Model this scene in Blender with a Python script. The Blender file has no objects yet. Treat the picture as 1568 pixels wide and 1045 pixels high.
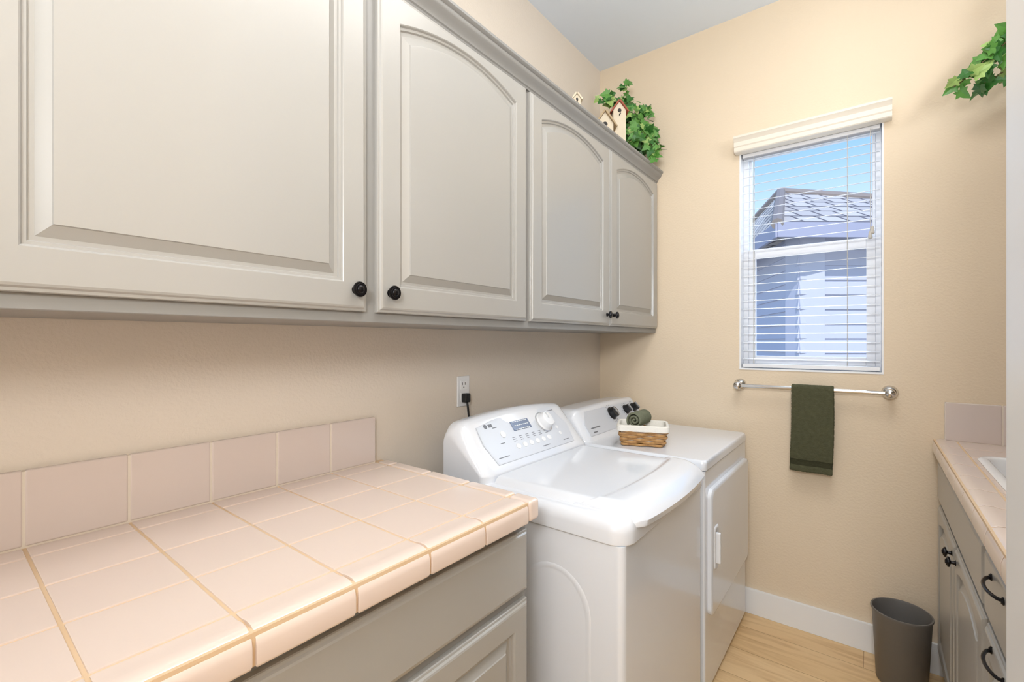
import bpy, bmesh, math, random
from mathutils import Vector, Matrix
random.seed(7)
S = bpy.context.scene
try:
    S.view_settings.view_transform = 'Standard'
except Exception: pass
D = 2.71      # far wall
H = 3.048     # ceiling
XR = 2.222    # right wall
CH = 0.97     # counter height
KX,KY = 0.9805,0.9665   # plan units -> metres

# ---------------------------------------------------------------- helpers
def lin(c):
    r=[]
    for v in c:
        v/=255.0
        r.append(v/12.92 if v<=0.04045 else ((v+0.055)/1.055)**2.4)
    return (r[0],r[1],r[2],1)

def mat(name,c,rough=0.5,metal=0.0,spec=0.5,bump=None,coat=0.0,var=None,crough=0.08):
    m=bpy.data.materials.new(name); m.use_nodes=True
    nt=m.node_tree; b=nt.nodes['Principled BSDF']
    b.inputs['Base Color'].default_value=lin(c)
    b.inputs['Roughness'].default_value=rough
    b.inputs['Metallic'].default_value=metal
    b.inputs['Specular IOR Level'].default_value=spec
    b.inputs['Coat Weight'].default_value=coat
    b.inputs['Coat Roughness'].default_value=crough
    tc=nt.nodes.new('ShaderNodeTexCoord')
    if bump:
        sc,st,dist=bump
        n=nt.nodes.new('ShaderNodeTexNoise'); n.inputs['Scale'].default_value=sc
        n.inputs['Detail'].default_value=3
        nt.links.new(tc.outputs['Object'],n.inputs['Vector'])
        bp=nt.nodes.new('ShaderNodeBump'); bp.inputs['Strength'].default_value=st
        bp.inputs['Distance'].default_value=dist
        nt.links.new(n.outputs['Fac'],bp.inputs['Height'])
        nt.links.new(bp.outputs['Normal'],b.inputs['Normal'])
    if var:
        sc,c2=var
        n2=nt.nodes.new('ShaderNodeTexNoise'); n2.inputs['Scale'].default_value=sc
        nt.links.new(tc.outputs['Object'],n2.inputs['Vector'])
        mx=nt.nodes.new('ShaderNodeMix'); mx.data_type='RGBA'
        mx.inputs[6].default_value=lin(c); mx.inputs[7].default_value=lin(c2)
        nt.links.new(n2.outputs['Fac'],mx.inputs[0])
        nt.links.new(mx.outputs[2],b.inputs['Base Color'])
    return m

M={}
M['wall']=mat('wall_paint',(233,215,189),0.75,bump=(110,0.35,0.004),spec=0.3)
M['wall_shade']=mat('wall_paint_shaded',(230,219,205),0.75,bump=(110,0.35,0.004),spec=0.3)  # same room paint, greyed: cool shade under cabinets put into the colour
M['ceil']=mat('ceiling_paint',(228,236,246),0.9)
M['trimw']=mat('white_trim',(244,245,246),0.4)
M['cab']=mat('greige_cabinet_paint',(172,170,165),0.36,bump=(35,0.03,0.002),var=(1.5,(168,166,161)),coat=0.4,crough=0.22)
M['cab_shade']=mat('greige_cabinet_paint_shaded',(148,147,144),0.4,var=(2,(144,143,140)))  # darker copy of the cabinet paint: face-frame shade put into the colour
M['tile']=mat('blush_tile',(233,216,204),0.12,spec=0.6,var=(3,(230,211,199)))
M['tileb']=mat('blush_tile_splash',(222,208,200),0.14,spec=0.55,var=(3,(218,204,196)))
M['grout']=mat('tan_grout',(224,192,152),0.9,bump=(300,0.3,0.001),var=(9,(230,204,172)))
M['groutb']=mat('pale_grout',(230,219,204),0.9,bump=(300,0.3,0.001))
M['enamel']=mat('white_enamel',(236,239,244),0.14,spec=0.6,coat=0.3,var=(1.0,(233,236,242)))
M['plas']=mat('white_plastic',(238,239,241),0.3)
M['panelg']=mat('console_grey_white',(214,218,225),0.35)
M['lcd']=mat('display_grey',(98,112,140),0.25)
M['label']=mat('label_grey',(122,125,131),0.5)
M['chrome']=mat('chrome',(215,213,210),0.12,metal=1)
M['silver']=mat('silver_knob',(205,206,208),0.25,metal=0.6)
M['black']=mat('black_bronze',(26,24,26),0.25,metal=0.6,spec=0.6)
M['dark']=mat('dark_shadow_gap',(60,58,56),0.8)
M['blackp']=mat('black_plastic',(22,22,24),0.35)
M['towel']=mat('olive_terry',(84,84,62),1.0,spec=0.05,bump=(420,1.0,0.005),var=(60,(106,106,82)))
M['towelr']=mat('sage_terry_roll',(116,119,98),1.0,spec=0.05,bump=(420,1.0,0.004),var=(60,(146,149,126)))
M['towel2']=mat('olive_terry_band',(62,62,45),0.9,spec=0.1,bump=(300,0.5,0.003))
M['liner']=mat('basket_liner',(240,236,226),0.9,bump=(200,0.4,0.003))
M['wick']=mat('wicker',(206,162,104),0.6,bump=(90,0.5,0.003),var=(60,(160,112,62)))
M['bin']=mat('grey_bin_plastic',(112,108,104),0.45,bump=(500,0.1,0.0005))
M['porc']=mat('sink_porcelain',(246,246,246),0.1)
M['blind']=mat('blind_white',(236,236,238),0.45)
M['vinyl']=mat('vinyl_window_frame',(238,239,242),0.4)
M['cord']=mat('blind_cord',(200,196,188),0.8)
M['valance']=mat('valance_cream',(234,225,210),0.45)
M['g1']=mat('ivy_dark',(40,92,32),0.4,var=(30,(56,116,42)))
M['g2']=mat('ivy_mid',(76,132,50),0.4,var=(30,(98,152,68)))
M['g3']=mat('ivy_light',(140,174,90),0.45,var=(30,(168,194,116)))
M['stem']=mat('ivy_stem',(86,74,40),0.7)
M['bhw']=mat('birdhouse_cream',(230,218,196),0.7,var=(20,(216,200,172)))
M['bhr']=mat('birdhouse_roof_red',(150,74,54),0.7,var=(25,(176,100,76)))
M['bht']=mat('birdhouse_roof_tan',(190,168,134),0.7,var=(25,(170,144,108)))
M['siding']=mat('neighbour_siding',(200,201,218),0.8,var=(0.8,(194,195,213)))
M['fascia']=mat('neighbour_fascia',(166,166,186),0.7)
M['bush']=mat('bush_green',(130,160,84),0.8,var=(12,(176,196,120)))
M['soil']=mat('outside_ground',(170,162,146),0.95,bump=(8,0.5,0.02))

def finish(bm,name,mt,parent=None,smooth=35,mods=None,wn=True):
    bmesh.ops.recalc_face_normals(bm,faces=bm.faces)
    for v in bm.verts: v.co.x*=KX; v.co.y*=KY
    me=bpy.data.meshes.new(name); bm.to_mesh(me); bm.free()
    if not isinstance(mt,(list,tuple)): mt=[mt]
    for m in mt: me.materials.append(m)
    if smooth:
        me.polygons.foreach_set('use_smooth',[True]*len(me.polygons))
        me.set_sharp_from_angle(angle=math.radians(smooth))
    o=bpy.data.objects.new(name,me); S.collection.objects.link(o)
    if smooth and wn:
        w_=o.modifiers.new('wn','WEIGHTED_NORMAL'); w_.keep_sharp=True; w_.weight=80
    if parent: o.parent=parent
    return o

def group(name):
    e=bpy.data.objects.new(name,None); e.empty_display_size=0.05
    S.collection.objects.link(e); return e

def addbox(bm,lo,hi,bev=0,seg=2,mi=0,M4=None):
    b2=bmesh.new()
    bmesh.ops.create_cube(b2,size=1)
    for v in b2.verts:
        v.co=Vector([(lo[i]+hi[i])/2+v.co[i]*(hi[i]-lo[i]) for i in range(3)])
    if bev>0:
        bmesh.ops.bevel(b2,geom=list(b2.edges),offset=bev,segments=seg,profile=0.6,affect='EDGES',clamp_overlap=True)
    merge(bm,b2,mi,M4)

def merge(bm,b2,mi=0,M4=None):
    mp={}
    for v in b2.verts:
        mp[v]=bm.verts.new(M4@v.co if M4 else v.co)
    for f in b2.faces:
        try:
            nf=bm.faces.new([mp[v] for v in f.verts]); nf.material_index=mi
        except ValueError: pass
    b2.free()

def box(name,lo,hi,mt,bev=0,seg=2,parent=None,rot=None):
    bm=bmesh.new(); addbox(bm,lo,hi,bev,seg)
    return finish(bm,name,mt,parent)

def bridge(bm,loops,cap0=True,cap1=True,closed=True,mi=0):
    vs=[[bm.verts.new(p) for p in L] for L in loops]
    n=len(vs[0])
    for a,b in zip(vs[:-1],vs[1:]):
        rng=range(n if closed else n-1)
        for i in rng:
            j=(i+1)%n
            f=bm.faces.new((a[i],a[j],b[j],b[i])); f.material_index=mi
    if cap0: bm.faces.new(vs[0][::-1]).material_index=mi
    if cap1: bm.faces.new(vs[-1]).material_index=mi
    return vs

def rrect(x0,x1,y0,y1,r,z,n=6,rs=None):
    rs=rs or (r,r,r,r)
    P=[]
    for k,(cx,cy,sx,sy,a0) in enumerate([(x1,y1,-1,-1,0),(x0,y1,1,-1,90),(x0,y0,1,1,180),(x1,y0,-1,1,270)]):
        rr=max(rs[k],1e-4)
        for i in range(n+1):
            a=math.radians(a0+90*i/n)
            P.append(Vector((cx+sx*rr+rr*math.cos(a),cy+sy*rr+rr*math.sin(a),z)))
    return P

def lathe(bm,prof,n=32,M4=None,mi=0,sx=1,sy=1):
    loops=[]
    for r,z in prof:
        L=[]
        for i in range(n):
            a=2*math.pi*i/n
            p=Vector((r*math.cos(a)*sx,r*math.sin(a)*sy,z))
            L.append(M4@p if M4 else p)
        loops.append(L)
    bridge(bm,loops,mi=mi)

def tube(bm,pts,r,n=8,mi=0):
    pts=[Vector(p) for p in pts]; loops=[]
    up=Vector((0,0,1))
    for i,p in enumerate(pts):
        t=(pts[min(i+1,len(pts)-1)]-pts[max(i-1,0)]).normalized()
        a=t.cross(up)
        if a.length<1e-3: a=t.cross(Vector((1,0,0)))
        a.normalize(); b=t.cross(a)
        loops.append([p+a*r*math.cos(2*math.pi*k/n)+b*r*math.sin(2*math.pi*k/n) for k in range(n)])
    bridge(bm,loops,mi=mi)

def extrude_y(bm,prof,y0,y1,mi=0):
    bridge(bm,[[Vector((x,y0,z)) for x,z in prof],[Vector((x,y1,z)) for x,z in prof]],mi=mi)

# ---------------------------------------------------------------- camera
cam=bpy.data.cameras.new('camera'); co=bpy.data.objects.new('camera',cam)
S.collection.objects.link(co); S.camera=co
cam.lens=16.19; cam.sensor_width=36; cam.clip_start=0.02
CX=1.357
co.location=(CX*KX,0.035,1.376); co.rotation_euler=(math.radians(90),0,math.radians(38.06))

# ---------------------------------------------------------------- room shell
YB=-2.6
WX0,WX1,WZ0,WZ1=0.808,1.396,1.23,2.365
box('wall_left',(-0.12,YB-0.12,-0.1),(0,D+0.14,H+0.1),M['wall_shade'])
bm=bmesh.new()
for lo,hi in [((0,D,0),(WX0,D+0.14,H)),((WX1,D,0),(XR,D+0.14,H)),((WX0,D,0),(WX1,D+0.14,WZ0)),((WX0,D,WZ1),(WX1,D+0.14,H))]:
    addbox(bm,lo,hi)
bmesh.ops.remove_doubles(bm,verts=bm.verts,dist=1e-5)
finish(bm,'wall_far',M['wall'],smooth=0)
box('wall_right',(XR,YB-0.12,-0.1),(XR+0.12,D+0.14,H+0.1),M['wall'])
box('wall_rear',(0,YB-0.12,0),(XR,YB,H),M['wall_shade'])
box('wall_partition',(1.555,0.88,0),(XR,0.985,H),M['wall'])
box('ceiling',(0,YB-0.12,H),(XR,D+0.14,H+0.1),M['ceil'])

fm=bpy.data.materials.new('oak_plank_floor'); fm.use_nodes=True
nt=fm.node_tree; b=nt.nodes['Principled BSDF']
tc=nt.nodes.new('ShaderNodeTexCoord')
br=nt.nodes.new('ShaderNodeTexBrick')
br.inputs['Scale'].default_value=1; br.inputs['Brick Width'].default_value=1.3
br.inputs['Row Height'].default_value=0.19; br.inputs['Mortar Size'].default_value=0.0012
br.inputs['Color1'].default_value=lin((242,210,162)); br.inputs['Color2'].default_value=lin((232,197,146))
br.inputs['Mortar'].default_value=lin((176,136,92)); br.offset=0.37
nt.links.new(tc.outputs['Object'],br.inputs['Vector'])
mp=nt.nodes.new('ShaderNodeMapping'); mp.inputs['Scale'].default_value=(1.0,8,1)
nt.links.new(tc.outputs['Object'],mp.inputs['Vector'])
ns=nt.nodes.new('ShaderNodeTexNoise'); ns.inputs['Scale'].default_value=2.2; ns.inputs['Detail'].default_value=6; ns.inputs['Distortion'].default_value=1.4
nt.links.new(mp.outputs['Vector'],ns.inputs['Vector'])
rp=nt.nodes.new('ShaderNodeValToRGB')
rp.color_ramp.elements[0].position=0.28; rp.color_ramp.elements[0].color=(0.64,0.5,0.35,1)
rp.color_ramp.elements[1].position=0.55; rp.color_ramp.elements[1].color=(1,1,1,1)
nt.links.new(ns.outputs['Fac'],rp.inputs['Fac'])
mx=nt.nodes.new('ShaderNodeMix'); mx.data_type='RGBA'; mx.blend_type='MULTIPLY'; mx.inputs[0].default_value=0.65
nt.links.new(br.outputs['Color'],mx.inputs[6]); nt.links.new(rp.outputs['Color'],mx.inputs[7])
nt.links.new(mx.outputs[2],b.inputs['Base Color']); b.inputs['Roughness'].default_value=0.38
box('floor',(0,YB-0.12,-0.1),(XR,D+0.14,0),fm)

def baseboard(name,x0,x1,y0,y1):
    bm=bmesh.new(); addbox(bm,(x0,y0,0),(x1,y1,0.125),0.003,2); finish(bm,name,M['trimw'])
baseboard('baseboard_far',0.0,1.60,D-0.016,D)
baseboard('baseboard_left',0.0,0.016,YB,-0.70)

bm=bmesh.new()
addbox(bm,(1.506,0.868,0),(1.555,0.998,H-0.001),0.004,2)
addbox(bm,(1.513,0.85,0),(1.60,0.879,H-0.001),0.006,2)
finish(bm,'trim_1',M['trimw'])

# ---------------------------------------------------------------- cabinet doors
def panel_mesh(y0,y1,z0,z1,fx,sg,arch=0.048,kind='panel',st=0.066,name='door',parent=None,topside=0.011):
    n=19
    ac=(y0+y1)/2
    def rect(ins,d,ar=False):
        a0,a1,b0=y0+ins,y1-ins,z0+ins
        P=[(a0,b0),(a1,b0)]
        for i in range(n):
            a=a1+(a0-a1)*i/(n-1)
            if ar:
                hw=(a1-a0)/2
                zt=z1-ins-topside+arch*(1-((a-ac)/hw)**2) if arch>0 else z1-ins
            else: zt=z1-ins
            P.append((a,zt))
        return [Vector((fx+sg*d,a,b)) for a,b in P]
    L=[rect(0,0),rect(0,0.010),rect(0.0015,0.0125),rect(0.006,0.0135),rect(0.009,0.0175),rect(0.013,0.019)]
    if kind=='panel':
        L+=[rect(st,0.019,1),rect(st+0.002,0.0175,1),rect(st+0.004,0.0125,1),rect(st+0.009,0.0115,1),rect(st+0.011,0.0070,1),rect(st+0.018,0.0060,1),
            rect(st+0.036,0.0155,1),rect(st+0.0375,0.0185,1),rect(st+0.042,0.0188,1)]
    bm=bmesh.new(); bridge(bm,L)
    return finish(bm,name,M['cab'],parent,smooth=20)

def knob(parent,x,y,z,sg,name='knob',r=0.0175):
    bm=bmesh.new()
    M4=Matrix.Translation((x,y,z))@Matrix.Rotation(math.radians(90*sg),4,'Y')
    k=r/0.0175
    lathe(bm,[(0.010*k,0),(0.010*k,0.002),(0.006*k,0.004),(0.0055*k,0.012),(0.009*k,0.014),(0.0165*k,0.016),(0.0175*k,0.019),(0.0165*k,0.022),(0.013*k,0.0225),(0.012*k,0.0245),(0.009*k,0.0245),(0.007*k,0.027),(0.002*k,0.028)],28,M4)
    return finish(bm,name,M['black'],parent,smooth=40,wn=False)

up=group('upper_cabinet')
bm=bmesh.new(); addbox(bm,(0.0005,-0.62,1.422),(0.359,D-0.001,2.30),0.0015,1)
finish(bm,'carcass',M['cab_shade'],up)
for i,(a,c) in enumerate([(-0.60,0.032),(0.056,0.720),(0.753,1.398),(1.423,2.070),(2.078,2.696)]):
    panel_mesh(a,c,1.447,2.272,0.359,1,name='door_panel_%d'%(i+1),parent=up)
for i,y in enumerate([0.686,0.789,2.038,2.110]):
    knob(up,0.377,y,1.497,1,'knob_%d'%(i+1), 0.0185 if i<2 else 0.0165)
bm=bmesh.new()
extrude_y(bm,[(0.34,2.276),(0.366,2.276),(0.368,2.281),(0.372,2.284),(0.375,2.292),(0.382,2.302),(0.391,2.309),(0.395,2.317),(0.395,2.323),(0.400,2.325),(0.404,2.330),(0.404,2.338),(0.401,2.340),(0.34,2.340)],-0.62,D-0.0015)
finish(bm,'crown',M['cab_shade'],up,smooth=30)

# ---------------------------------------------------------------- tiled counters
ROWS=[0.02,0.087,0.255,0.423,0.591]
P=0.1685; Y1=1.004
def tiles(name,xw,sg,ys,hole=None,endcap=None,splash_to=None,parent=None):
    g=0.0028
    X=lambda d: xw+sg*d
    bm=bmesh.new()
    def tb(d0,d1,a,c,z0,z1,bev,mi,seg=2):
        x0,x1=sorted((X(d0),X(d1))); addbox(bm,(x0,a,z0),(x1,c,z1),bev,seg,mi)
    ylo,yhi=min(ys),max(ys)
    def sub(rc):
        if not hole: return [rc]
        d0,d1,a,c=rc; h0,h1,k0,k1=hole
        if d1<=h0 or d0>=h1 or c<=k0 or a>=k1: return [rc]
        out=[]
        if a<k0: out.append((d0,d1,a,k0))
        if c>k1: out.append((d0,d1,k1,c))
        m0,m1=max(a,k0),min(c,k1)
        if d0<h0: out.append((d0,h0,m0,m1))
        if d1>h1: out.append((h1,d1,m0,m1))
        return [r for r in out if r[1]-r[0]>0.015 and r[3]-r[2]>0.015]
    for d0,d1 in zip(ROWS[:-1],ROWS[1:]):
        for a,c in zip(ys[:-1],ys[1:]):
            for r in sub((d0,d1,a,c)):
                tb(r[0]+g,r[1]-g,r[2]+g,r[3]-g,CH-0.008,CH,0.0022,0)
    prof=[(0.591+g,CH-0.008),(0.591+g,CH-0.002),(0.593+g,CH+0.0005),(0.615,CH+0.0005),(0.630,CH+0.003),(0.645,CH+0.0025),(0.656,CH-0.002),(0.664,CH-0.011),(0.667,CH-0.022),(0.667,CH-0.047),(0.664,CH-0.052),(0.655,CH-0.052),(0.655,CH-0.020),(0.64,CH-0.010)]
    for a,c in zip(ys[:-1],ys[1:]):
        def lp(y,s):
            return [Vector((X(p[0]+(0.64-p[0])*s*0.03),y,p[1]+(CH-0.015-p[1])*s*0.05)) for p in prof]
        bridge(bm,[lp(a+g,1),lp(a+g+0.002,0),lp(c-g-0.002,0),lp(c-g,1)])
    if endcap:
        ye=yhi
        for d0,d1 in zip(ROWS[:-1],ROWS[1:]):
            tb(max(d0,0.003)+g,d1-g,ye+g,ye+0.046,CH-0.05,CH+0.001,0.009,0,4)
        tb(0.591+g,0.667,ye+g,ye+0.046,CH-0.052,CH+0.002,0.012,0,5)
    def gr(d0,d1,a,c): tb(d0,d1,a,c,CH-0.05,CH-0.0022,0,1)
    for r in sub((0.0005,0.662,ylo,yhi)): gr(*r)
    if endcap: gr(0.0005,0.60,yhi-0.001,yhi+0.035)
    o=finish(bm,name,[M['tile'],M['grout']],parent,smooth=40)
    bm=bmesh.new()
    for a,c in zip(ys[:-1],ys[1:]):
        tb(0.004,0.019,a+0.0018,c-0.0018,CH+0.001,CH+0.151,0.004,0,3)
    tb(0.0005,0.0175,ylo,yhi-0.002,CH-0.01,CH+0.149,0,1)
    finish(bm,'backsplash',[M['tileb'],M['groutb']],parent,smooth=40)
    return o

lc=group('base_cabinet')
ysl=[Y1-P*k for k in range(10,-1,-1)]
tiles('tile_countertop',0,1,ysl,endcap=True,parent=lc)
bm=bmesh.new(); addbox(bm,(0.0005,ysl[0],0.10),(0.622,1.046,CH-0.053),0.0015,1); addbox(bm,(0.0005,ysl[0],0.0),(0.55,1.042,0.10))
finish(bm,'carcass',M['cab_shade'],lc)
panel_mesh(0.16,1.038,0.732,0.888,0.622,1,kind='slab',name='drawer_front_1',parent=lc)
panel_mesh(-0.60,0.13,0.732,0.888,0.622,1,kind='slab',name='drawer_front_2',parent=lc)
for i,(a,c) in enumerate([(0.615,1.038),(0.16,0.60),(-0.22,0.13),(-0.60,-0.235)]):
    panel_mesh(a,c,0.115,0.709,0.622,1,arch=0,topside=0,st=0.06,name='door_panel_%d'%(i+1),parent=lc)
knob(lc,0.641,0.65,0.62,1,'knob_1'); knob(lc,0.641,0.565,0.62,1,'knob_2')

# right vanity
rc=group('sink_cabinet')
ysr=[1.0,1.1]+[2.706-P*k for k in range(9,-1,-1)]
SH=(0.17,0.565,1.78,2.37)
tiles('tile_countertop',XR,-1,ysr,hole=SH,parent=rc)
bm=bmesh.new()
x=1.592
while x<XR-0.03:
    x2=min(x+P,XR-0.022); addbox(bm,(x+0.0018,D-0.019,CH+0.001),(x2-0.0018,D-0.004,CH+0.156),0.004,3,0); x+=P
addbox(bm,(1.593,D-0.0175,CH-0.002),(XR-0.021,D-0.0005,CH+0.154),0,1,1)
finish(bm,'backsplash_end',[M['tileb'],M['groutb']],rc,smooth=40)
FX=1.588
bm=bmesh.new()
addbox(bm,(FX,1.0,0.10),(FX+0.02,D-0.02,CH-0.051),0.001,1)
addbox(bm,(FX+0.02,1.0,0.10),(XR-0.001,1.018,CH-0.051))
addbox(bm,(FX+0.02,D-0.038,0.10),(XR-0.001,D-0.02,CH-0.051))
addbox(bm,(FX+0.02,1.018,0.10),(XR-0.001,D-0.038,0.12))
addbox(bm,(FX+0.06,1.0,0.0),(XR-0.001,D-0.02,0.10))
finish(bm,'carcass',M['cab_shade'],rc)
panel_mesh(1.665,2.672,0.732,0.888,FX,-1,kind='slab',name='drawer_front_1',parent=rc)
panel_mesh(1.02,1.645,0.732,0.888,FX,-1,kind='slab',name='drawer_front_2',parent=rc)
for i,(a,c,) in enumerate([(2.175,2.672),(1.665,2.165)]):
    panel_mesh(a,c,0.115,0.709,FX,-1,arch=0.03,st=0.055,name='door_panel_%d'%(i+1),parent=rc)
panel_mesh(1.02,1.645,0.115,0.709,FX,-1,arch=0,topside=0,st=0.055,name='door_panel_3',parent=rc)
knob(rc,FX-0.018,2.215,0.670,-1,'knob_1',0.0165); knob(rc,FX-0.018,2.125,0.670,-1,'knob_2',0.0165)
for j,(zc,) in enumerate([(0.852,),(0.690,)]):
    bm=bmesh.new(); pts=[]
    for i in range(17):
        t=i/16; y=1.42+0.125*t
        pts.append((FX-0.018-0.022*math.sin(math.pi*t)**0.5,y,zc))
    tube(bm,pts,0.0038,10)
    for y in (1.42,1.545):
        lathe(bm,[(0.008,0),(0.008,0.003),(0.005,0.006)],16,Matrix.Translation((FX-0.018,y,zc))@Matrix.Rotation(math.radians(-90),4,'Y'))
    finish(bm,'pull_%d'%(j+1),M['black'],rc,wn=False)
sx0,sx1=XR-SH[1],XR-SH[0]; sy0,sy1=SH[2],SH[3]
bm=bmesh.new()
def sl(ins,z,r=0.05): return rrect(sx0+ins,sx1-ins,sy0+ins,sy1-ins,r,z)
bridge(bm,[sl(0.006,CH-0.03),sl(-0.012,CH-0.0015,0.06),sl(-0.013,CH+0.004,0.06),sl(-0.006,CH+0.010,0.06),sl(0.008,CH+0.010),sl(0.016,CH+0.003),sl(0.024,CH-0.03),sl(0.04,CH-0.17),sl(0.08,CH-0.19,0.04)],cap0=False)
finish(bm,'sink_basin',M['porc'],rc,smooth=50)
bm=bmesh.new()
tube(bm,[(2.12,2.07,CH+0.001),(2.12,2.07,CH+0.10),(2.11,2.07,CH+0.15),(2.08,2.07,CH+0.185),(2.03,2.07,CH+0.19),(1.98,2.07,CH+0.17),(1.965,2.07,CH+0.14)],0.011,12)
lathe(bm,[(0.026,0),(0.026,0.006),(0.016,0.02)],24,Matrix.Translation((2.12,2.07,CH+0.0005)))
finish(bm,'faucet',M['chrome'],rc,wn=False)

ru=group('upper_cabinet')
bm=bmesh.new(); addbox(bm,(1.90,1.0,1.50),(XR-0.001,D-0.001,2.30),0.0015,1); finish(bm,'carcass',M['cab_shade'],ru)
for i,(a,c) in enumerate([(1.02,1.565),(1.575,2.13),(2.14,2.69)]):
    panel_mesh(a,c,1.525,2.272,1.90,-1,name='door_panel_%d'%(i+1),parent=ru)
bm=bmesh.new()
extrude_y(bm,[(1.92,2.276),(1.893,2.276),(1.885,2.292),(1.87,2.31),(1.865,2.323),(1.858,2.330),(1.858,2.340),(1.92,2.340)],1.0,D-0.0015)
finish(bm,'crown',M['cab_shade'],ru,smooth=30)

# ---------------------------------------------------------------- washer
W=group('washing_machine')
wy0,wy1,wx0,wx1=1.19,1.905,0.15,0.84
bm=bmesh.new()
bridge(bm,[rrect(wx0,wx1,wy0,wy1,0.02,0.02),rrect(wx0,wx1,wy0,wy1,0.02,0.838)])
finish(bm,'body',M['enamel'],W,smooth=40)
bm=bmesh.new()
for x,y in [(0.2,1.24),(0.2,1.86),(0.79,1.24),(0.79,1.86)]:
    lathe(bm,[(0.02,0),(0.02,0.008),(0.012,0.01),(0.012,0.021)],16,Matrix.Translation((x,y,0)))
finish(bm,'feet',M['blackp'],W)
bm=bmesh.new()
def arch(ins,d):
    x0,x1,z0,z1=0.50+ins,0.745-ins,0.12+ins,0.74-ins
    L=[Vector((x0,wy0-d,z0)),Vector((x1,wy0-d,z0))]
    for i in range(17):
        a=math.pi*i/16
        L.append(Vector(((x0+x1)/2+(x1-x0)/2*math.cos(a),wy0-d,z1-0.12+0.12*math.sin(a))))
    return L
bridge(bm,[arch(0,-0.001),arch(0.004,0.0012),arch(0.012,0.0015),arch(0.016,0.0004),arch(0.02,0.0004)])
finish(bm,'side_emboss',M['enamel'],W,smooth=50)
bm=bmesh.new()
rs=lambda r:(r,0.02,0.02,r)
def dk(i,z,r=0.055): return rrect(wx0+max(i,0)*0.3,wx1+0.012-i,wy0-0.006+i*0.8,wy1+0.006-i*0.8,r,z,8,rs(r))
bridge(bm,[dk(0.012,0.836),dk(0.002,0.838),dk(0,0.842),dk(0,0.872),dk(0.003,0.886),dk(0.010,0.897),dk(0.022,0.905),dk(0.04,0.908)])
finish(bm,'deck',M['enamel'],W,smooth=60)
bm=bmesh.new()
ly0,ly1=wy0+0.040,wy1-0.035; yc=(ly0+ly1)/2; hw=(ly1-ly0)/2
NX,NY=60,56; G=[]
for j in range(NY+1):
    q=math.sin((j/NY-0.5)*math.pi)
    y=yc+hw*q
    xf=0.868+0.022*(1-q*q)
    c=max(0,(abs(q)-0.84)/0.16)
    xf-=0.07*(1-math.sqrt(max(0,1-c*c)))
    row=[]
    for i in range(NX+1):
        s=i/NX; s=1-(1-s)**1.5
        x=0.36+(xf-0.36)*s
        z=0.928
        dfr=xf-x
        wd=0.135
        if dfr<wd:
            k=(wd-dfr)/wd
            z+=0.008*min(1,k/0.05)-0.041*max(0,(k-0.25)/0.75)**3
        z-=0.022*max(0,1-(hw-abs(y-yc))/0.03)**2
        row.append(bm.verts.new((x,y,z)))
    G.append(row)
for j in range(NY):
    for i in range(NX):
        bm.faces.new((G[j][i],G[j][i+1],G[j+1][i+1],G[j+1][i]))
bd=[G[0][i] for i in range(NX+1)]+[G[j][NX] for j in range(1,NY+1)]+[G[NY][i] for i in range(NX-1,-1,-1)]+[G[j][0] for j in range(NY-1,0,-1)]
low=[bm.verts.new((v.co.x-(0.004 if v.co.x>0.8 else 0),v.co.y,0.878 if v.co.x>0.7 else 0.898)) for v in bd]
for i in range(len(bd)):
    j=(i+1)%len(bd); bm.faces.new((bd[i],bd[j],low[j],low[i]))
finish(bm,'lid',M['enamel'],W,smooth=50,wn=False)
def console(par,y0,y1,xb,zb,xt,zt,back,archh,mt):
    bm=bmesh.new(); N=32; loops=[]
    for j in range(N+1):
        t=0.5-0.5*math.cos(math.pi*j/N); y=y0+(y1-y0)*t
        e=min(t,1-t)*(y1-y0); R=0.05
        k=1-math.sqrt(max(0,1-(1-min(1,e/R))**2)) if e<R else 0
        az=archh*(1-(2*t-1)**2)
        z_t=zt+az-0.05*k; z0=zb-0.03
        ins=0.03*k
        dx,dz=xb-xt,zt-zb
        prof=[(back,z0),(xb-ins,z0),(xb-ins,zb-0.004),(xb-ins-0.003,zb+0.002)]
        for q in (0.12,0.3,0.5,0.7,0.9):
            prof.append((xb-ins-dx*q,zb+(z_t-zb)*q))
        prof+=[(xt-ins+0.004,z_t-0.006),(xt-ins-0.006,z_t),(max(xt-ins-0.02,back+0.015),z_t+0.001),(back+0.01,z_t-0.004),(back,z_t-0.02)]
        loops.append([Vector((x,y,z)) for x,z in prof])
    bridge(bm,loops)
    return finish(bm,'console',mt,par,smooth=40)
console(W,1.195,1.90,0.352,0.93,0.215,1.088,0.152,0.022,M['enamel'])
def frame(xb,zb,xt,zt):
    upv=Vector((xt-xb,0,zt-zb)); Ln=upv.length; upn=upv/Ln; nn=Vector((0,1,0)).cross(upn)
    def F(y,s,off=0):
        p=Vector((xb,y,zb))+upv*s+nn*off
        return Matrix(((0,upn.x,nn.x,p.x),(1,upn.y,nn.y,p.y),(0,upn.z,nn.z,p.z),(0,0,0,1)))
    return F
F=frame(0.352,0.93,0.215,1.100)
bm=bmesh.new()
L=[]
for off,i in ((0,0),(0.0025,0.0),(0.004,0.004)):
    pts=[(1.285+i,0.12+i*4),(1.80-i,0.12+i*4),(1.825-i,0.5),(1.77-i,0.93-i*4),(1.62,0.955-i*4),(1.40,0.925-i*4),(1.27+i,0.82-i*4),(1.262+i,0.5)]
    L.append([F(y,s,off-0.0).translation for y,s in pts])
bridge(bm,L); finish(bm,'control_fascia',M['panelg'],W,smooth=30)
bm=bmesh.new(); addbox(bm,(-0.058,-0.020,0),(0.058,0.020,0.003),0.001,1,0,F(1.515,0.70,0.0035)); finish(bm,'display',M['lcd'],W)
bm=bmesh.new()
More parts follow.
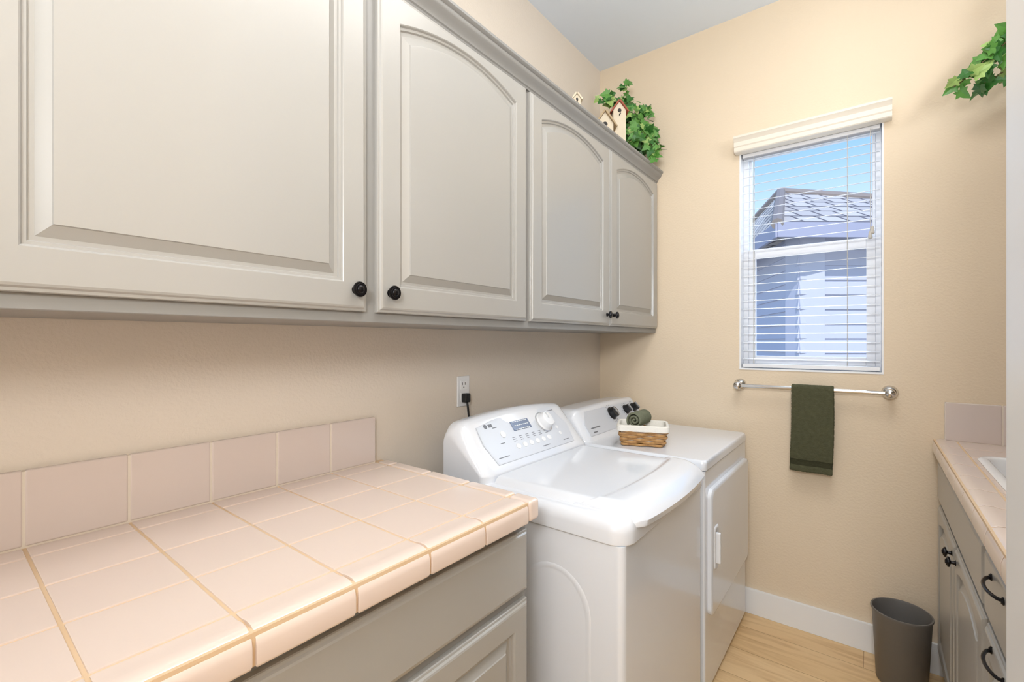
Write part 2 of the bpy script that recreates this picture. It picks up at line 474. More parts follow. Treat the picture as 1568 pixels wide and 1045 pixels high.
for i in range(3):
    for j in range(7):
        addbox(bm,(-0.005,-0.0015,0),(0.005,0.0015,0.001),0,1,0,F(1.475+j*0.0135,0.62+i*0.075,0.0066))
finish(bm,'display_marks',M['plas'],W)
bm=bmesh.new()
lathe(bm,[(0.041,0),(0.041,0.006),(0.036,0.010),(0.034,0.028),(0.030,0.034),(0.01,0.035)],36,F(1.665,0.64,0.003)); finish(bm,'dial',M['plas'],W)
bm=bmesh.new(); lathe(bm,[(0.046,0),(0.046,0.003),(0.041,0.0045)],36,F(1.665,0.64,0.003)); addbox(bm,(-0.003,0,0.034),(0.003,0.030,0.037),0,1,0,F(1.665,0.64,0.003)); finish(bm,'dial_ring',M['silver'],W)
bm=bmesh.new()
for j in range(6): lathe(bm,[(0.011,0),(0.011,0.002),(0.008,0.0035)],20,F(1.435+j*0.042,0.33,0.0035),sx=1.2)
for j in range(4): lathe(bm,[(0.008,0),(0.008,0.002),(0.006,0.003)],20,F(1.735,0.35+j*0.13,0.0035))
lathe(bm,[(0.014,0),(0.014,0.003),(0.010,0.004)],20,F(1.385,0.6,0.0035))
finish(bm,'buttons',M['plas'],W)
bm=bmesh.new()
for j in range(6):
    for k in range(3): addbox(bm,(-0.009,-0.001,0),(0.009,0.001,0.0006),0,1,0,F(1.435+j*0.042,0.43+k*0.035,0.004))
for a,s,w in [(1.33,0.22,0.03),(1.75,0.2,0.02),(1.60,0.2,0.025),(1.76,0.85,0.02),(1.36,0.45,0.012),(1.36,0.75,0.012)]:
    addbox(bm,(-w,-0.0015,0),(w,0.0015,0.0006),0,1,0,F(a,s,0.004))
lathe(bm,[(0.009,0),(0.009,0.0008)],20,F(1.315,0.80,0.004)); addbox(bm,(-0.011,-0.006,0),(0.011,0.006,0.0008),0,1,0,F(1.342,0.80,0.004))
finish(bm,'labels',M['label'],W)

# ---------------------------------------------------------------- dryer
Dr=group('clothes_dryer')
dy0,dy1,dx0,dx1=1.932,2.665,0.10,0.845
bm=bmesh.new()
bridge(bm,[rrect(dx0,dx1,dy0,dy1,0.008,0.02),rrect(dx0,dx1,dy0,dy1,0.008,0.876)])
finish(bm,'body',M['enamel'],Dr,smooth=40)
bm=bmesh.new()
for x,y in [(0.15,1.98),(0.15,2.61),(0.79,1.98),(0.79,2.61)]:
    lathe(bm,[(0.02,0),(0.02,0.008),(0.012,0.01),(0.012,0.021)],16,Matrix.Translation((x,y,0)))
finish(bm,'feet',M['blackp'],Dr)
bm=bmesh.new()
def dd(i,z): return rrect(dx0,dx1+0.004-i,dy0-0.001+i,dy1+0.001-i,0.018,z,6,(0.02,0.004,0.004,0.02))
bridge(bm,[dd(0.003,0.878),dd(0,0.881),dd(0,0.904),dd(0.003,0.913),dd(0.009,0.918)])
finish(bm,'deck',M['enamel'],Dr,smooth=60)
console(Dr,1.94,2.655,0.335,0.918,0.248,1.052,0.12,0.008,M['enamel'])
F2=frame(0.335,0.918,0.248,1.056)
bm=bmesh.new()
L=[]
for off,i in ((0,0),(0.002,0.0),(0.003,0.004)):
    pts=[(1.985+i,0.14+i*3),(2.60-i,0.14+i*3),(2.62-i,0.5),(2.59-i,0.88-i*3),(2.03+i,0.88-i*3),(1.98+i,0.5)]
    L.append([F2(y,s,off).translation for y,s in pts])
bridge(bm,L); finish(bm,'control_fascia',M['panelg'],Dr,smooth=30)
for nm,y,s,r in [('knob_1',2.285,0.62,0.034),('knob_2',2.46,0.62,0.026),('knob_3',2.56,0.62,0.026)]:
    bm=bmesh.new(); lathe(bm,[(r,0),(r,0.004),(r*0.85,0.007),(r*0.8,0.028),(r*0.6,0.030)],30,F2(y,s,0.003)); finish(bm,nm,M['blackp'],Dr)
    bm=bmesh.new(); addbox(bm,(-r*0.14,-r*0.8,0.028),(r*0.14,r*0.8,0.036),0.001,1,0,F2(y,s,0.003)@Matrix.Rotation(0.5,4,'Z')); finish(bm,nm+'_grip',M['silver'],Dr)
bm=bmesh.new()
for nm,y,s,r in [('a',2.285,0.62,0.046),('b',2.46,0.62,0.036),('c',2.56,0.62,0.036)]:
    for k in range(14):
        a=2*math.pi*k/14; addbox(bm,(r-0.003,-0.0012,0),(r+0.003,0.0012,0.0006),0,1,0,F2(y,s,0.003)@Matrix.Rotation(a,4,'Z'))
for y,s,w in [(2.06,0.35,0.045),(2.40,0.25,0.02),(2.52,0.25,0.02),(2.04,0.22,0.02)]:
    addbox(bm,(-w,-0.003,0),(w,0.003,0.0006),0,1,0,F2(y,s,0.003))
finish(bm,'labels',M['label'],Dr)
bm=bmesh.new()
def ddr(i,d):
    return [Vector((dx1+d,p.x,p.y)) for p in rrect(1.962+i,2.640-i,0.31+i,0.80-i,0.035,0,6)]
bridge(bm,[ddr(0,0.0005),ddr(0,0.014),ddr(0.004,0.018),ddr(0.012,0.020)])
finish(bm,'door_panel',M['enamel'],Dr,smooth=40)
bm=bmesh.new()
def hp(i,d): return [Vector((dx1+0.0195+d,p.x,p.y)) for p in rrect(1.985+i,2.045-i,0.485+i,0.655-i,0.016,0,5)]
bridge(bm,[hp(0,0),hp(0.002,0.004),hp(0.008,0.006),hp(0.014,0.002),hp(0.018,0.001)])
addbox(bm,(dx1+0.019,2.000,0.51),(dx1+0.040,2.014,0.63),0.005,3)
finish(bm,'door_handle',M['plas'],Dr,smooth=50)
bm=bmesh.new()
for z in (0.715,0.385): addbox(bm,(dx1+0.001,2.642,z-0.025),(dx1+0.016,2.652,z+0.025),0.003,2)
finish(bm,'hinges',M['silver'],Dr)

# ---------------------------------------------------------------- outlet + plug
O=group('wall_outlet')
bm=bmesh.new(); addbox(bm,(0.0005,1.416,1.108),(0.007,1.488,1.232),0.003,3); finish(bm,'cover_plate',M['plas'],O)
bm=bmesh.new()
for z in (1.195,1.146): addbox(bm,(0.006,1.433,z-0.018),(0.0085,1.471,z+0.018),0.002,2)
finish(bm,'receptacles',M['trimw'],O)
bm=bmesh.new()
for y in (1.443,1.459): addbox(bm,(0.0082,y-0.0015,1.195),(0.0089,y+0.0015,1.206))
lathe(bm,[(0.003,0),(0.003,0.0006)],10,Matrix.Translation((0.0083,1.451,1.186))@Matrix.Rotation(math.pi/2,4,'Y'))
finish(bm,'slots',M['dark'],O)
bm=bmesh.new(); addbox(bm,(0.008,1.436,1.125),(0.036,1.466,1.162),0.006,3)
tube(bm,[(0.028,1.451,1.128),(0.032,1.452,1.10),(0.034,1.456,1.05),(0.035,1.462,0.98),(0.034,1.47,0.90),(0.034,1.48,0.7)],0.0045,8)
finish(bm,'plug_and_cord',M['blackp'],O,smooth=50)

# ---------------------------------------------------------------- basket + rolled towels
B=group('wicker_basket')
BX,BY=0.532,2.085
Mb=Matrix.Translation((BX,BY,0.918))@Matrix.Rotation(math.radians(22),4,'Z')@Matrix.Diagonal((1.04,1.12,1.12,1))
def rr2(hx,hy,r,n): 
    return rrect(-hx,hx,-hy,hy,r,0,n)
def dens(hx,hy,r,N,phase=0):
    P=rr2(hx,hy,r,6); L=[0]
    for i in range(len(P)): L.append(L[-1]+(P[(i+1)%len(P)]-P[i]).length)
    out=[]
    for k in range(N):
        d=L[-1]*k/N
        for i in range(len(P)):
            if L[i+1]>=d:
                a,b2=P[i],P[(i+1)%len(P)]; t=(d-L[i])/max(1e-9,L[i+1]-L[i]); p=a.lerp(b2,t)
                out.append(p); break
    return out
bm=bmesh.new()
rowsN=6
for j in range(rowsN):
    t=j/(rowsN-1); hx,hy=0.088+0.012*t,0.062+0.010*t; z=0.007+0.0105*j
    N=88; pts=dens(hx,hy,0.02,N); rows=[]
    for k,p in enumerate(pts):
        nrm=Vector((p.x/hx,p.y/hy,0)).normalized()
        off=0.0050*math.sin(2*math.pi*k/11+j*math.pi)
        rows.append((p+nrm*off,nrm))
    loops=[[Mb@(c+n_*0.0036*math.cos(2*math.pi*q/6)+Vector((0,0,z+0.0052*math.sin(2*math.pi*q/6)))) for q in range(6)] for c,n_ in rows]
    loops.append(loops[0]); bridge(bm,loops,cap0=False,cap1=False)
bmesh.ops.remove_doubles(bm,verts=bm.verts,dist=1e-6)
addbox(bm,(-0.082,-0.056,0.0005),(0.082,0.056,0.006),0.002,1,0,Mb)
finish(bm,'woven_body',M['wick'],B,smooth=60)
bm=bmesh.new()
def bl(hx,hy,z): return [Mb@(p+Vector((0,0,z))) for p in rr2(hx,hy,0.022,6)]
bridge(bm,[bl(0.104,0.076,0.058),bl(0.108,0.080,0.060),bl(0.1085,0.0805,0.078),bl(0.106,0.078,0.082),bl(0.099,0.071,0.083),bl(0.095,0.067,0.080),bl(0.086,0.06,0.014),bl(0.07,0.05,0.012)],cap0=False)
finish(bm,'fabric_liner',M['liner'],B,smooth=60)
def rolled(bm,c,L,r,rot,turns=3.2,fill=0.72):
    N=120; pitch=(r-0.005)/turns; th=pitch*fill
    outer=[];inner=[]
    for i in range(N+1):
        a=2*math.pi*turns*i/N; rad=0.005+(r-0.005)*(i/N)
        outer.append((rad*math.cos(a),rad*math.sin(a))); ri=max(0.0008,rad-th); inner.append((ri*math.cos(a),ri*math.sin(a)))
    M4=Matrix.Translation(c)@Matrix.Rotation(rot,4,'Z')
    lp=[]
    for y,sc in ((-L/2,0.4),(-L/2+0.003,0.8),(-L/2+0.007,1),(L/2-0.004,1),(L/2,0.45)):
        row=[]
        for (ox,oz),(ix,iz) in zip(outer,inner):
            mx_,mz_=(ox+ix)/2,(oz+iz)/2
            row.append((Vector((mx_+(ox-mx_)*sc,y,mz_+(oz-mz_)*sc)),Vector((mx_+(ix-mx_)*sc,y,mz_+(iz-mz_)*sc))))
        lp.append([M4@a for a,b_ in row]+[M4@b_ for a,b_ in row][::-1])
    vs=[[bm.verts.new(p) for p in L_] for L_ in lp]; n=len(vs[0])
    for a,b_ in zip(vs[:-1],vs[1:]):
        for i in range(n):
            j=(i+1)%n; bm.faces.new((a[i],a[j],b_[j],b_[i]))
    m=N+1
    for V in (vs[0],vs[-1]):
        for i in range(m-1):
            bm.faces.new((V[i],V[i+1],V[n-2-i],V[n-1-i]))
bm=bmesh.new()
rolled(bm,(BX-0.012,BY-0.005,1.028),0.13,0.040,math.radians(0),2.6)
finish(bm,'rolled_towel',M['towelr'],B,smooth=50,wn=False)
bm=bmesh.new()
rolled(bm,(BX-0.042,BY-0.018,0.960),0.115,0.028,math.radians(22),2.2)
rolled(bm,(BX+0.035,BY+0.012,0.960),0.115,0.028,math.radians(22),2.2)
finish(bm,'rolled_washcloths',M['liner'],B,smooth=50,wn=False)

# ---------------------------------------------------------------- towel bar + towel
T=group('towel_bar')
bm=bmesh.new()
zb=1.153; yb=D-0.068; xa,xb_=0.812,1.417
tube(bm,[(xa,yb,zb),(xb_,yb,zb)],0.009,20)
finish(bm,'bar',M['chrome'],T,smooth=60,wn=False)
for i,x in enumerate((xa,xb_)):
    bm=bmesh.new()
    M4=Matrix.Translation((x,D,zb))@Matrix.Rotation(math.radians(90),4,'X')
    lathe(bm,[(0.030,0.0005),(0.030,0.006),(0.025,0.010),(0.022,0.016),(0.012,0.020),(0.010,0.045),(0.016,0.050),(0.020,0.060),(0.020,0.074),(0.016,0.082),(0.005,0.085)],28,M4)
    finish(bm,'post_%d'%(i+1),M['chrome'],T,smooth=60,wn=False)
bm=bmesh.new()
NX=26; path=[]
zf,zk=0.772,0.81
n1=40
for i in range(n1+1): path.append((yb+0.016,zk+(zb-zk)*i/n1,1))
for i in range(1,9):
    a=math.pi*i/9; path.append((yb+0.016*math.cos(a),zb+0.016*math.sin(a),0))
for i in range(n1+1): path.append((yb-0.016,zb+(zf-zb)*i/n1,-1))
rows=[]
tx0,tx1=1.049,1.216
for (y,z,s) in path:
    row=[]
    drop=max(0,zb-z)
    for k in range(NX+1):
        t=k/NX
        x=tx0+(tx1-tx0)*t+0.006*math.sin(drop*9+1)*(0.3+drop) +0.004*(drop)*(1 if t>0.5 else -1)
        wv=0.004*math.sin(t*9+drop*5)*min(1,drop*5)
        yy=y+(wv if s<0 else wv*0.4)
        if s<0 and 0.795<z<0.835: yy+=0.002 if int((z-0.795)/0.006)%2 else 0.0035
        row.append(bm.verts.new((x,yy,z)))
    rows.append(row)
for a,b_ in zip(rows[:-1],rows[1:]):
    for k in range(NX):
        f=bm.faces.new((a[k],a[k+1],b_[k+1],b_[k]))
        zz=f.calc_center_median(); 
        if 0.797<zz.z<0.832 and zz.y<yb: f.material_index=1
tw=finish(bm,'hand_towel',[M['towel'],M['towel2']],None,smooth=60,wn=False)
sm=tw.modifiers.new('thick','SOLIDIFY'); sm.thickness=0.010; sm.offset=0
bv=tw.modifiers.new('sub','SUBSURF'); bv.levels=1; bv.render_levels=2
tx=bpy.data.textures.new('terry','CLOUDS'); tx.noise_scale=0.006
dp=tw.modifiers.new('fuzz','DISPLACE'); dp.texture=tx; dp.strength=0.003
tx.noise_depth=1

# ---------------------------------------------------------------- window
Wn=group('window_1')
bm=bmesh.new()
t=0.006
addbox(bm,(WX0,D-0.002,WZ0),(WX0+t,D+0.14,WZ1)); addbox(bm,(WX1-t,D-0.002,WZ0),(WX1,D+0.14,WZ1))
addbox(bm,(WX0,D-0.004,WZ0),(WX1,D+0.14,WZ0+0.008)); addbox(bm,(WX0,D-0.002,WZ1-t),(WX1,D+0.14,WZ1))
finish(bm,'jamb_liner',M['trimw'],Wn,smooth=0)
bm=bmesh.new()
def fr(x0,x1,z0,z1,y0,y1,w,wb=None,wt=None):
    wb=wb or w; wt=wt or w
    addbox(bm,(x0,y0,z0),(x0+w,y1,z1),0.002,1); addbox(bm,(x1-w,y0,z0),(x1,y1,z1),0.002,1)
    addbox(bm,(x0+w,y0,z0),(x1-w,y1,z0+wb),0.002,1); addbox(bm,(x0+w,y0,z1-wt),(x1-w,y1,z1),0.002,1)
xa_,xb2=WX0+t,WX1-t; za,zt_=WZ0+0.008,WZ1-t
fr(xa_,xb2,za,zt_,D+0.075,D+0.135,0.022)
fr(xa_+0.022,xb2-0.022,1.815,zt_-0.022,D+0.107,D+0.127,0.012,0.03)
fr(xa_+0.022,xb2-0.022,za+0.022,1.852,D+0.082,D+0.106,0.034,0.04,0.048)
finish(bm,'sash_frames',M['vinyl'],Wn,smooth=30)
gm=bpy.data.materials.new('window_glass'); gm.use_nodes=True; gt=gm.node_tree; gt.nodes.clear()
o_=gt.nodes.new('ShaderNodeOutputMaterial'); tr=gt.nodes.new('ShaderNodeBsdfTransparent'); tr.inputs[0].default_value=(0.98,0.99,0.99,1)
gt.links.new(tr.outputs[0],o_.inputs[0])
bm=bmesh.new()
addbox(bm,(xa_+0.03,D+0.115,1.84),(xb2-0.03,D+0.118,zt_-0.03)); addbox(bm,(xa_+0.05,D+0.092,za+0.05),(xb2-0.05,D+0.095,1.81))
finish(bm,'glass',gm,Wn,smooth=0)

Bl=group('window_blind')
bm=bmesh.new()
z=WZ0+0.055
slz=[]
while z<2.315: slz.append(z); z+=0.0425
xs0,xs1=WX0+0.012,WX1-0.012; yS=D+0.036
tl=math.tan(math.radians(8)); hwS=0.0125
for z in slz:
    L=[]
    for xx in (xs0,xs1):
        top=[Vector((xx,yS-hwS+2*hwS*k/6,z+0.0010*(1-(2*k/6-1)**2)+0.0006+tl*(-hwS+2*hwS*k/6))) for k in range(7)]
        bot=[Vector((v.x,v.y,v.z-0.0012)) for v in reversed(top)]
        L.append(top+bot)
    bridge(bm,L)
finish(bm,'slats',M['blind'],Bl,smooth=40)
bm=bmesh.new()
addbox(bm,(xs0,yS-0.02,WZ0+0.012),(xs1,yS+0.02,WZ0+0.030),0.004,2)
addbox(bm,(xs0,yS-0.027,2.315),(xs1,yS+0.027,WZ1-0.008),0.002,1)
finish(bm,'rails',M['blind'],Bl)
bm=bmesh.new()
for x in (xs0+0.05,xs1-0.12):
    for dy in (-0.0145,0.0145): tube(bm,[(x,yS+dy,WZ0+0.02),(x,yS+dy,2.32)],0.0011,5)
tube(bm,[(xs1-0.035,yS-0.032,2.32),(xs1-0.035,yS-0.034,1.86)],0.0012,5)
tube(bm,[(xs1-0.028,yS-0.032,2.32),(xs1-0.028,yS-0.034,1.88)],0.0012,5)
for x,z in ((xs1-0.035,1.83),(xs1-0.028,1.85)):
    lathe(bm,[(0.003,0.035),(0.006,0.03),(0.009,0.004),(0.006,0)],12,Matrix.Translation((x,yS-0.034,z)))
finish(bm,'cords',M['cord'],Bl)
bm=bmesh.new()
vp=[(D-0.0005,2.330),(D-0.052,2.330),(D-0.056,2.334),(D-0.056,2.352),(D-0.060,2.358),(D-0.060,2.378),(D-0.066,2.388),(D-0.074,2.396),(D-0.074,2.406),(D-0.0005,2.406)]
bridge(bm,[[Vector((x,y,z)) for y,z in vp] for x in (0.793,1.424)])
finish(bm,'valance',M['valance'],Bl,smooth=30)

# ---------------------------------------------------------------- waste bin
bm=bmesh.new()
prof=[(0.080,0.0),(0.084,0.004),(0.098,0.275),(0.103,0.284),(0.102,0.289),(0.097,0.289),(0.094,0.28),(0.080,0.012),(0.02,0.010)]
lathe(bm,prof,56,Matrix.Translation((1.450,2.545,0.0005)),sx=0.98,sy=1.0)
finish(bm,'waste_bin',M['bin'],None,smooth=50,wn=False)

# ---------------------------------------------------------------- ivy
LEAF=[(0,0),(.14,-.10),(.40,-.12),(.34,.10),(.56,.30),(.30,.42),(.24,.60),(0,1),(-.24,.60),(-.30,.42),(-.56,.30),(-.34,.10),(-.40,-.12),(-.14,-.10)]
def leaf(bm,pos,nrm,tip,size,mi):
    nrm=nrm.normalized(); tip=(tip-nrm*tip.dot(nrm)).normalized(); side=tip.cross(nrm)
    c=bm.verts.new(pos+tip*size*0.3+nrm*size*0.02)
    vs=[]
    for x,y in LEAF:
        zz=0.10*abs(x)*2-0.12*(y**2)
        vs.append(bm.verts.new(pos+side*x*size+tip*y*size+nrm*zz*size))
    for i in range(len(vs)):
        f=bm.faces.new((c,vs[i],vs[(i+1)%len(vs)])); f.material_index=mi
def ivy(name,vines,clump,facing,lo,hi,sz=(0.035,0.06),seed=1,parent=None,pal=(0,0,1,1,2)):
    rnd=random.Random(seed); bm=bmesh.new()
    def okc(p): return Vector([min(max(p[i],lo[i]),hi[i]) for i in range(3)])
    for pts in vines:
        pts=[Vector(p) for p in pts]; fine=[]
        for a,b_ in zip(pts[:-1],pts[1:]):
            for k in range(6): fine.append(a.lerp(b_,k/6)+Vector((rnd.uniform(-1,1),rnd.uniform(-1,1),rnd.uniform(-1,1)))*0.004)
        fine.append(pts[-1]); tube(bm,fine,0.002,5,mi=3)
        for p in fine[2:]:
            for q in range(2):
                pp=okc(p+Vector((rnd.uniform(-1,1),rnd.uniform(-1,1),rnd.uniform(-1,1)))*0.022)
                nn=facing+Vector((rnd.uniform(-1,1),rnd.uniform(-1,1),rnd.uniform(-1,1)))*0.75
                tp=Vector((rnd.uniform(-.8,.8),rnd.uniform(-.8,.8),rnd.uniform(-1.2,0.3)))
                leaf(bm,pp,nn,tp,rnd.uniform(*sz),rnd.choice(pal))
    for (c,rad,n) in clump:
        for q in range(n):
            d=Vector((rnd.gauss(0,1),rnd.gauss(0,1),rnd.gauss(0,1))).normalized()*rnd.uniform(0.5,1)
            pp=okc(Vector(c)+Vector((d.x*rad[0],d.y*rad[1],d.z*rad[2])))
            nn=facing*0.8+d+Vector((rnd.uniform(-1,1),rnd.uniform(-1,1),rnd.uniform(-1,1)))*0.4
            tp=Vector((rnd.uniform(-.8,.8),rnd.uniform(-.8,.8),rnd.uniform(-1.2,0.5)))
            leaf(bm,pp,nn,tp,rnd.uniform(*sz),rnd.choice(pal))
    return finish(bm,name,[M['g1'],M['g2'],M['g3'],M['stem']],parent,smooth=0)
I=group('potted_ivy')
bm=bmesh.new(); lathe(bm,[(0.05,0),(0.07,0.10),(0.075,0.10),(0.075,0.115),(0.06,0.115),(0.055,0.10)],28,Matrix.Translation((0.24,2.50,2.3005)))
finish(bm,'pot',M['bht'],I)
fc=Vector((0.6,-0.8,0.1))
ivy('foliage',[[(0.24,2.50,2.41),(0.27,2.50,2.62),(0.27,2.50,2.80)],[(0.24,2.50,2.41),(0.33,2.56,2.55),(0.39,2.60,2.52),(0.41,2.62,2.44)],
   [(0.26,2.5,2.41),(0.37,2.50,2.50),(0.41,2.52,2.42),(0.415,2.54,2.36)],[(0.24,2.50,2.41),(0.25,2.42,2.60),(0.26,2.35,2.66),(0.23,2.28,2.63)],
   [(0.24,2.50,2.41),(0.32,2.57,2.65),(0.38,2.6,2.66)],[(0.26,2.5,2.41),(0.35,2.4,2.46),(0.40,2.36,2.42)]],
   [((0.27,2.52,2.57),(0.10,0.11,0.15),120),((0.33,2.57,2.50),(0.08,0.09,0.12),80)],fc,(0.03,2.2,2.350),(0.425,D-0.03,2.86),sz=(0.035,0.058),seed=4,parent=I,pal=(0,0,1,1,2))

I2=group('potted_ivy')
bm=bmesh.new(); lathe(bm,[(0.05,0),(0.07,0.10),(0.075,0.10),(0.075,0.115),(0.06,0.115),(0.055,0.10)],28,Matrix.Translation((2.02,2.45,2.3005)))
finish(bm,'pot',M['bht'],I2)
ivy('foliage',[[(2.02,2.45,2.41),(1.9,2.45,2.52),(1.80,2.46,2.50),(1.72,2.48,2.42),(1.60,2.5,2.33)],[(2.02,2.45,2.41),(1.88,2.42,2.64),(1.80,2.42,2.60)],
   [(2.02,2.45,2.41),(1.86,2.5,2.46),(1.76,2.53,2.36),(1.67,2.54,2.32)],[(2.02,2.45,2.41),(1.88,2.5,2.52),(1.74,2.5,2.44),(1.70,2.50,2.37)]],
   [((1.98,2.45,2.53),(0.10,0.12,0.12),50)],Vector((-0.3,-1,-0.2)),(1.5,2.2,2.26),(2.18,D-0.04,2.80),sz=(0.036,0.058),seed=9,parent=I2,pal=(0,0,1,1,2))

def birdhouse(x,y,z,w,h,rot,roofm):
    g=group('birdhouse')
    M4=Matrix.Translation((x,y,z))@Matrix.Rotation(rot,4,'Z')
    bm=bmesh.new()
    hw_=w/2; zw=h-w*0.75
    prof=[(-hw_,0),(hw_,0),(hw_,zw),(0,h*0.98),(-hw_,zw)]
    bridge(bm,[[M4@Vector((a,-hw_*0.8,b_)) for a,b_ in prof],[M4@Vector((a,hw_*0.8,b_)) for a,b_ in prof]])
    addbox(bm,(-hw_*1.2,-hw_,0),(hw_*1.2,hw_,0.008),0,1,0,M4)
    finish(bm,'house_box',M['bhw'],g,smooth=0)
    bm=bmesh.new()
    for s in (-1,1):
        n=Vector((s*(h*0.98-zw),0,hw_)).normalized()
        a=Vector((0,0,h*0.98+0.002)); b_=Vector((s*hw_*1.35,0,zw-(h*0.98-zw)*0.35+0.002))
        L=[[M4@(p+Vector((0,yy,0))+n*o) for p,o in ((a,0),(b_,0),(b_,0.006),(a,0.008))] for yy in (-hw_*1.1,hw_*1.1)]
        bridge(bm,L)
    finish(bm,'gable_roof',roofm,g,smooth=0)
    bm=bmesh.new()
    zh=zw-w*0.05
    lathe(bm,[(w*0.15,0),(w*0.15,0.0015)],24,M4@Matrix.Translation((0,-hw_*0.8-0.0003,zh))@Matrix.Rotation(math.pi/2,4,'X'))
    tube(bm,[M4@Vector((0,-hw_*0.8,zh-w*0.35)),M4@Vector((0,-hw_*0.8-0.02,zh-w*0.35))],0.003,8)
    finish(bm,'entrance_hole_and_perch',M['dark'],g)
birdhouse(0.30,2.33,2.3005,0.065,0.310,math.radians(38),M['bhr'])
birdhouse(0.26,2.24,2.3005,0.085,0.230,math.radians(38),M['bht'])
birdhouse(0.25,1.975,2.3005,0.035,0.225,math.radians(38),M['bhw'])

# ---------------------------------------------------------------- outside
box('ground_outside',(-12,D+0.3,-0.4),(14,22,-0.3),M['soil'])
N=group('neighbour_house')
P0=Vector((0.434,6.6,2.79)); rd=Vector((0.80,0.66,0)).normalized(); ld=Vector((-0.42,0.91,0)).normalized()
Pr=P0+rd*6.5; Pl=P0+ld*6.0
apex=Vector((CX-0.152*8,1.132*8,1.376+0.308*8))
Pb=Pr+ld*6.0
rm=bpy.data.materials.new('roof_tile'); rm.use_nodes=True; nt=rm.node_tree; b=nt.nodes['Principled BSDF']
tc=nt.nodes.new('ShaderNodeTexCoord'); mp=nt.nodes.new('ShaderNodeMapping'); mp.inputs['Rotation'].default_value=(0,0,-math.atan2(0.66,0.80))
br=nt.nodes.new('ShaderNodeTexBrick'); br.inputs['Scale'].default_value=1; br.inputs['Brick Width'].default_value=0.30; br.inputs['Row Height'].default_value=0.28
br.inputs['Mortar Size'].default_value=0.022; br.inputs['Color1'].default_value=lin((220,210,202)); br.inputs['Color2'].default_value=lin((190,180,172)); br.inputs['Mortar'].default_value=lin((110,102,102))
nt.links.new(tc.outputs['Object'],mp.inputs['Vector']); nt.links.new(mp.outputs['Vector'],br.inputs['Vector']); nt.links.new(br.outputs['Color'],b.inputs['Base Color']); b.inputs['Roughness'].default_value=0.8
bm=bmesh.new()
v=[bm.verts.new(p) for p in (P0,Pr,Pb,Pl,apex)]
for a,c in ((0,1),(1,2),(2,3),(3,0)): bm.faces.new((v[a],v[c],v[4]))
bm.faces.new((v[3],v[2],v[1],v[0]))
finish(bm,'hip_roof',rm,N,smooth=0)
bm=bmesh.new()
tube(bm,[P0,apex],0.07,8); tube(bm,[apex,Pr],0.07,8); tube(bm,[apex,Pl],0.07,8)
finish(bm,'ridge_caps',mat('ridge_cap',(150,138,132),0.8),N)
bm=bmesh.new()
for a,c in ((P0,Pr),(P0,Pl)):
    d_=(c-a).normalized(); nn=Vector((-d_.y,d_.x,0)); 
    bridge(bm,[[p+nn*o+Vector((0,0,z)) for o,z in ((-0.02,-0.16),(0.02,-0.16),(0.02,0.02),(-0.02,0.02))] for p in (a,c)])
finish(bm,'fascia',M['fascia'],N)
bm=bmesh.new()
W0=P0+rd*0.45+ld*0.45
for d_,nn,Ln in ((rd,Vector((rd.y,-rd.x,0)),5.5),(ld,Vector((-ld.y,ld.x,0)),5.2)):
    prof=[(0.3,-0.3)]
    z=-0.3
    while z<2.75:
        prof+= [(-0.024,z),(0.0,z+0.19)]; z+=0.19
    prof+=[(0.3,z)]
    L=[[Vector((W0.x,W0.y,0))+d_*s+nn*(-o)+Vector((0,0,zz)) for o,zz in prof] for s in (0,Ln)]
    bridge(bm,L)
finish(bm,'lap_siding_walls',M['siding'],N,smooth=0)
bm=bmesh.new(); rnd=random.Random(3)
for q in range(900):
    d=Vector((rnd.gauss(0,1),rnd.gauss(0,1),rnd.gauss(0,1))).normalized()*rnd.uniform(0.75,1)
    p=Vector((0.15+0.75*d.x,4.9+0.35*d.y,0.50+0.78*d.z))
    if p.z<-0.28: p.z=-0.28
    leaf(bm,p,d,Vector((rnd.uniform(-1,1),rnd.uniform(-1,1),rnd.uniform(-.5,1))),rnd.uniform(0.06,0.10),0)
finish(bm,'garden_shrub',M['bush'],None,smooth=0)

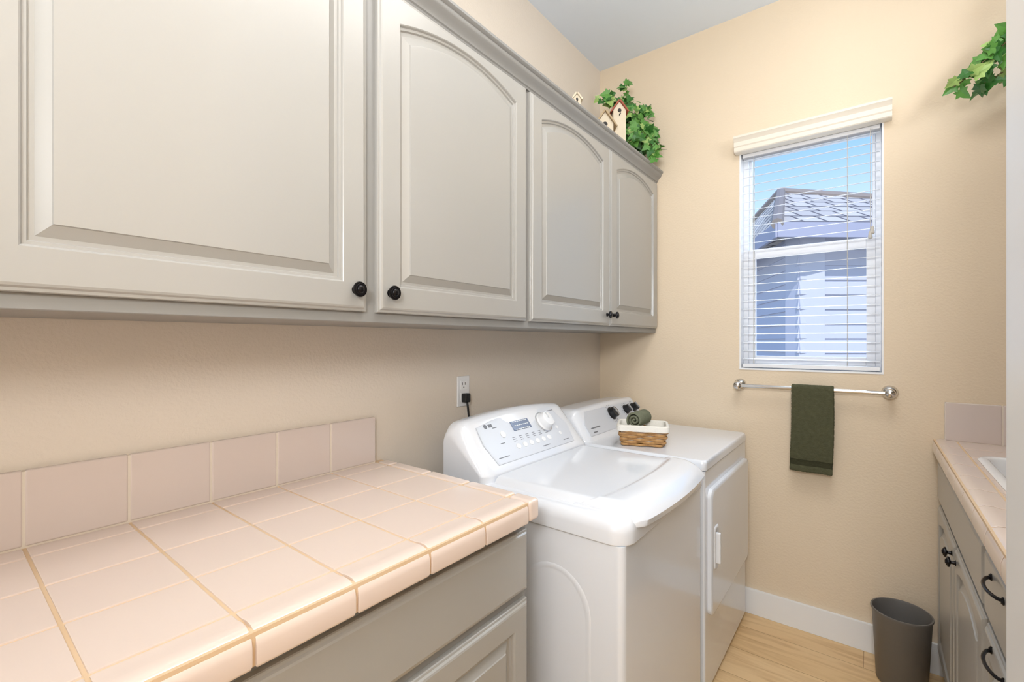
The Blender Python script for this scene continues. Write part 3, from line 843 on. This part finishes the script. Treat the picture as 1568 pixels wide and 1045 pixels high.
# ---------------------------------------------------------------- world & lights
w=bpy.data.worlds.new('sky'); S.world=w; w.use_nodes=True; nt=w.node_tree
bg=nt.nodes['Background']; tc=nt.nodes.new('ShaderNodeTexCoord'); sp=nt.nodes.new('ShaderNodeSeparateXYZ'); rp=nt.nodes.new('ShaderNodeValToRGB')
nt.links.new(tc.outputs['Generated'],sp.inputs[0]); nt.links.new(sp.outputs['Z'],rp.inputs['Fac']); nt.links.new(rp.outputs['Color'],bg.inputs['Color'])
e=rp.color_ramp.elements; e[0].position=0.0; e[0].color=lin((226,238,250)); e[1].position=1.0; e[1].color=lin((70,130,220))
x=e.new(0.20); x.color=lin((200,224,250)); x=e.new(0.38); x.color=lin((124,180,240))
bg.inputs['Strength'].default_value=1.35
def area(name,loc,aim,sx,sy,en,col):
    l=bpy.data.lights.new(name,'AREA'); l.shape='RECTANGLE'; l.size=sx; l.size_y=sy; l.energy=en; l.color=col
    o=bpy.data.objects.new(name,l); o.location=loc; o.rotation_euler=(Vector(aim)-Vector(loc)).to_track_quat('-Z','Y').to_euler(); S.collection.objects.link(o); return o
sun=bpy.data.lights.new('sun','SUN'); sun.energy=3.0; sun.angle=0.01; so=bpy.data.objects.new('sun',sun); S.collection.objects.link(so)
so.rotation_euler=Vector((-0.25,0.62,-0.62)).to_track_quat('-Z','Y').to_euler()
so.location=(0,0,8)
CF=group('assumed_ceiling_light')  # assumed fixture, out of view, added to carry the overhead light
bm=bmesh.new(); addbox(bm,(0.90,0.52,H-0.035),(1.62,1.66,H-0.001),0.008,2); finish(bm,'assumed_fixture_housing',M['trimw'],CF)
area('assumed_ceiling_lamp',(1.235,1.055,H-0.04),(1.235,1.0551,0),0.66,1.05,16,(1,0.985,0.965))  # assumed overhead lamp, unseen from the camera
area('hall_fill',(1.2,-1.3,H-0.04),(1.2,-1.3001,0),1.0,1.0,10,(0.95,0.97,1.0))  # unseen fill light added overhead behind the camera
area('ceiling_fill',(1.50,-0.60,1.9),(1.30,1.3,H),0.4,0.4,33,(0.95,0.975,1.0))  # upward fill added out of view to brighten the ceiling
area('far_ceiling_fill',(1.98,1.75,2.42),(1.5,1.9,H),0.2,0.8,9,(0.92,0.96,1.0))  # no fixture here: unseen fill added to lift the far ceiling
area('rear_fill',(1.5,-2.4,1.6),(1.3,0,1.5),1.4,1.9,15,(0.84,0.92,1.0))  # added cool fill behind the camera; the rear wall has no window
area('outside_window_fill',(1.3,D+1.5,3.35),(0.6,2.0,1.0),1.4,0.7,130,(0.72,0.84,1.0))  # added lamp outdoors, above the view, shining in through the window
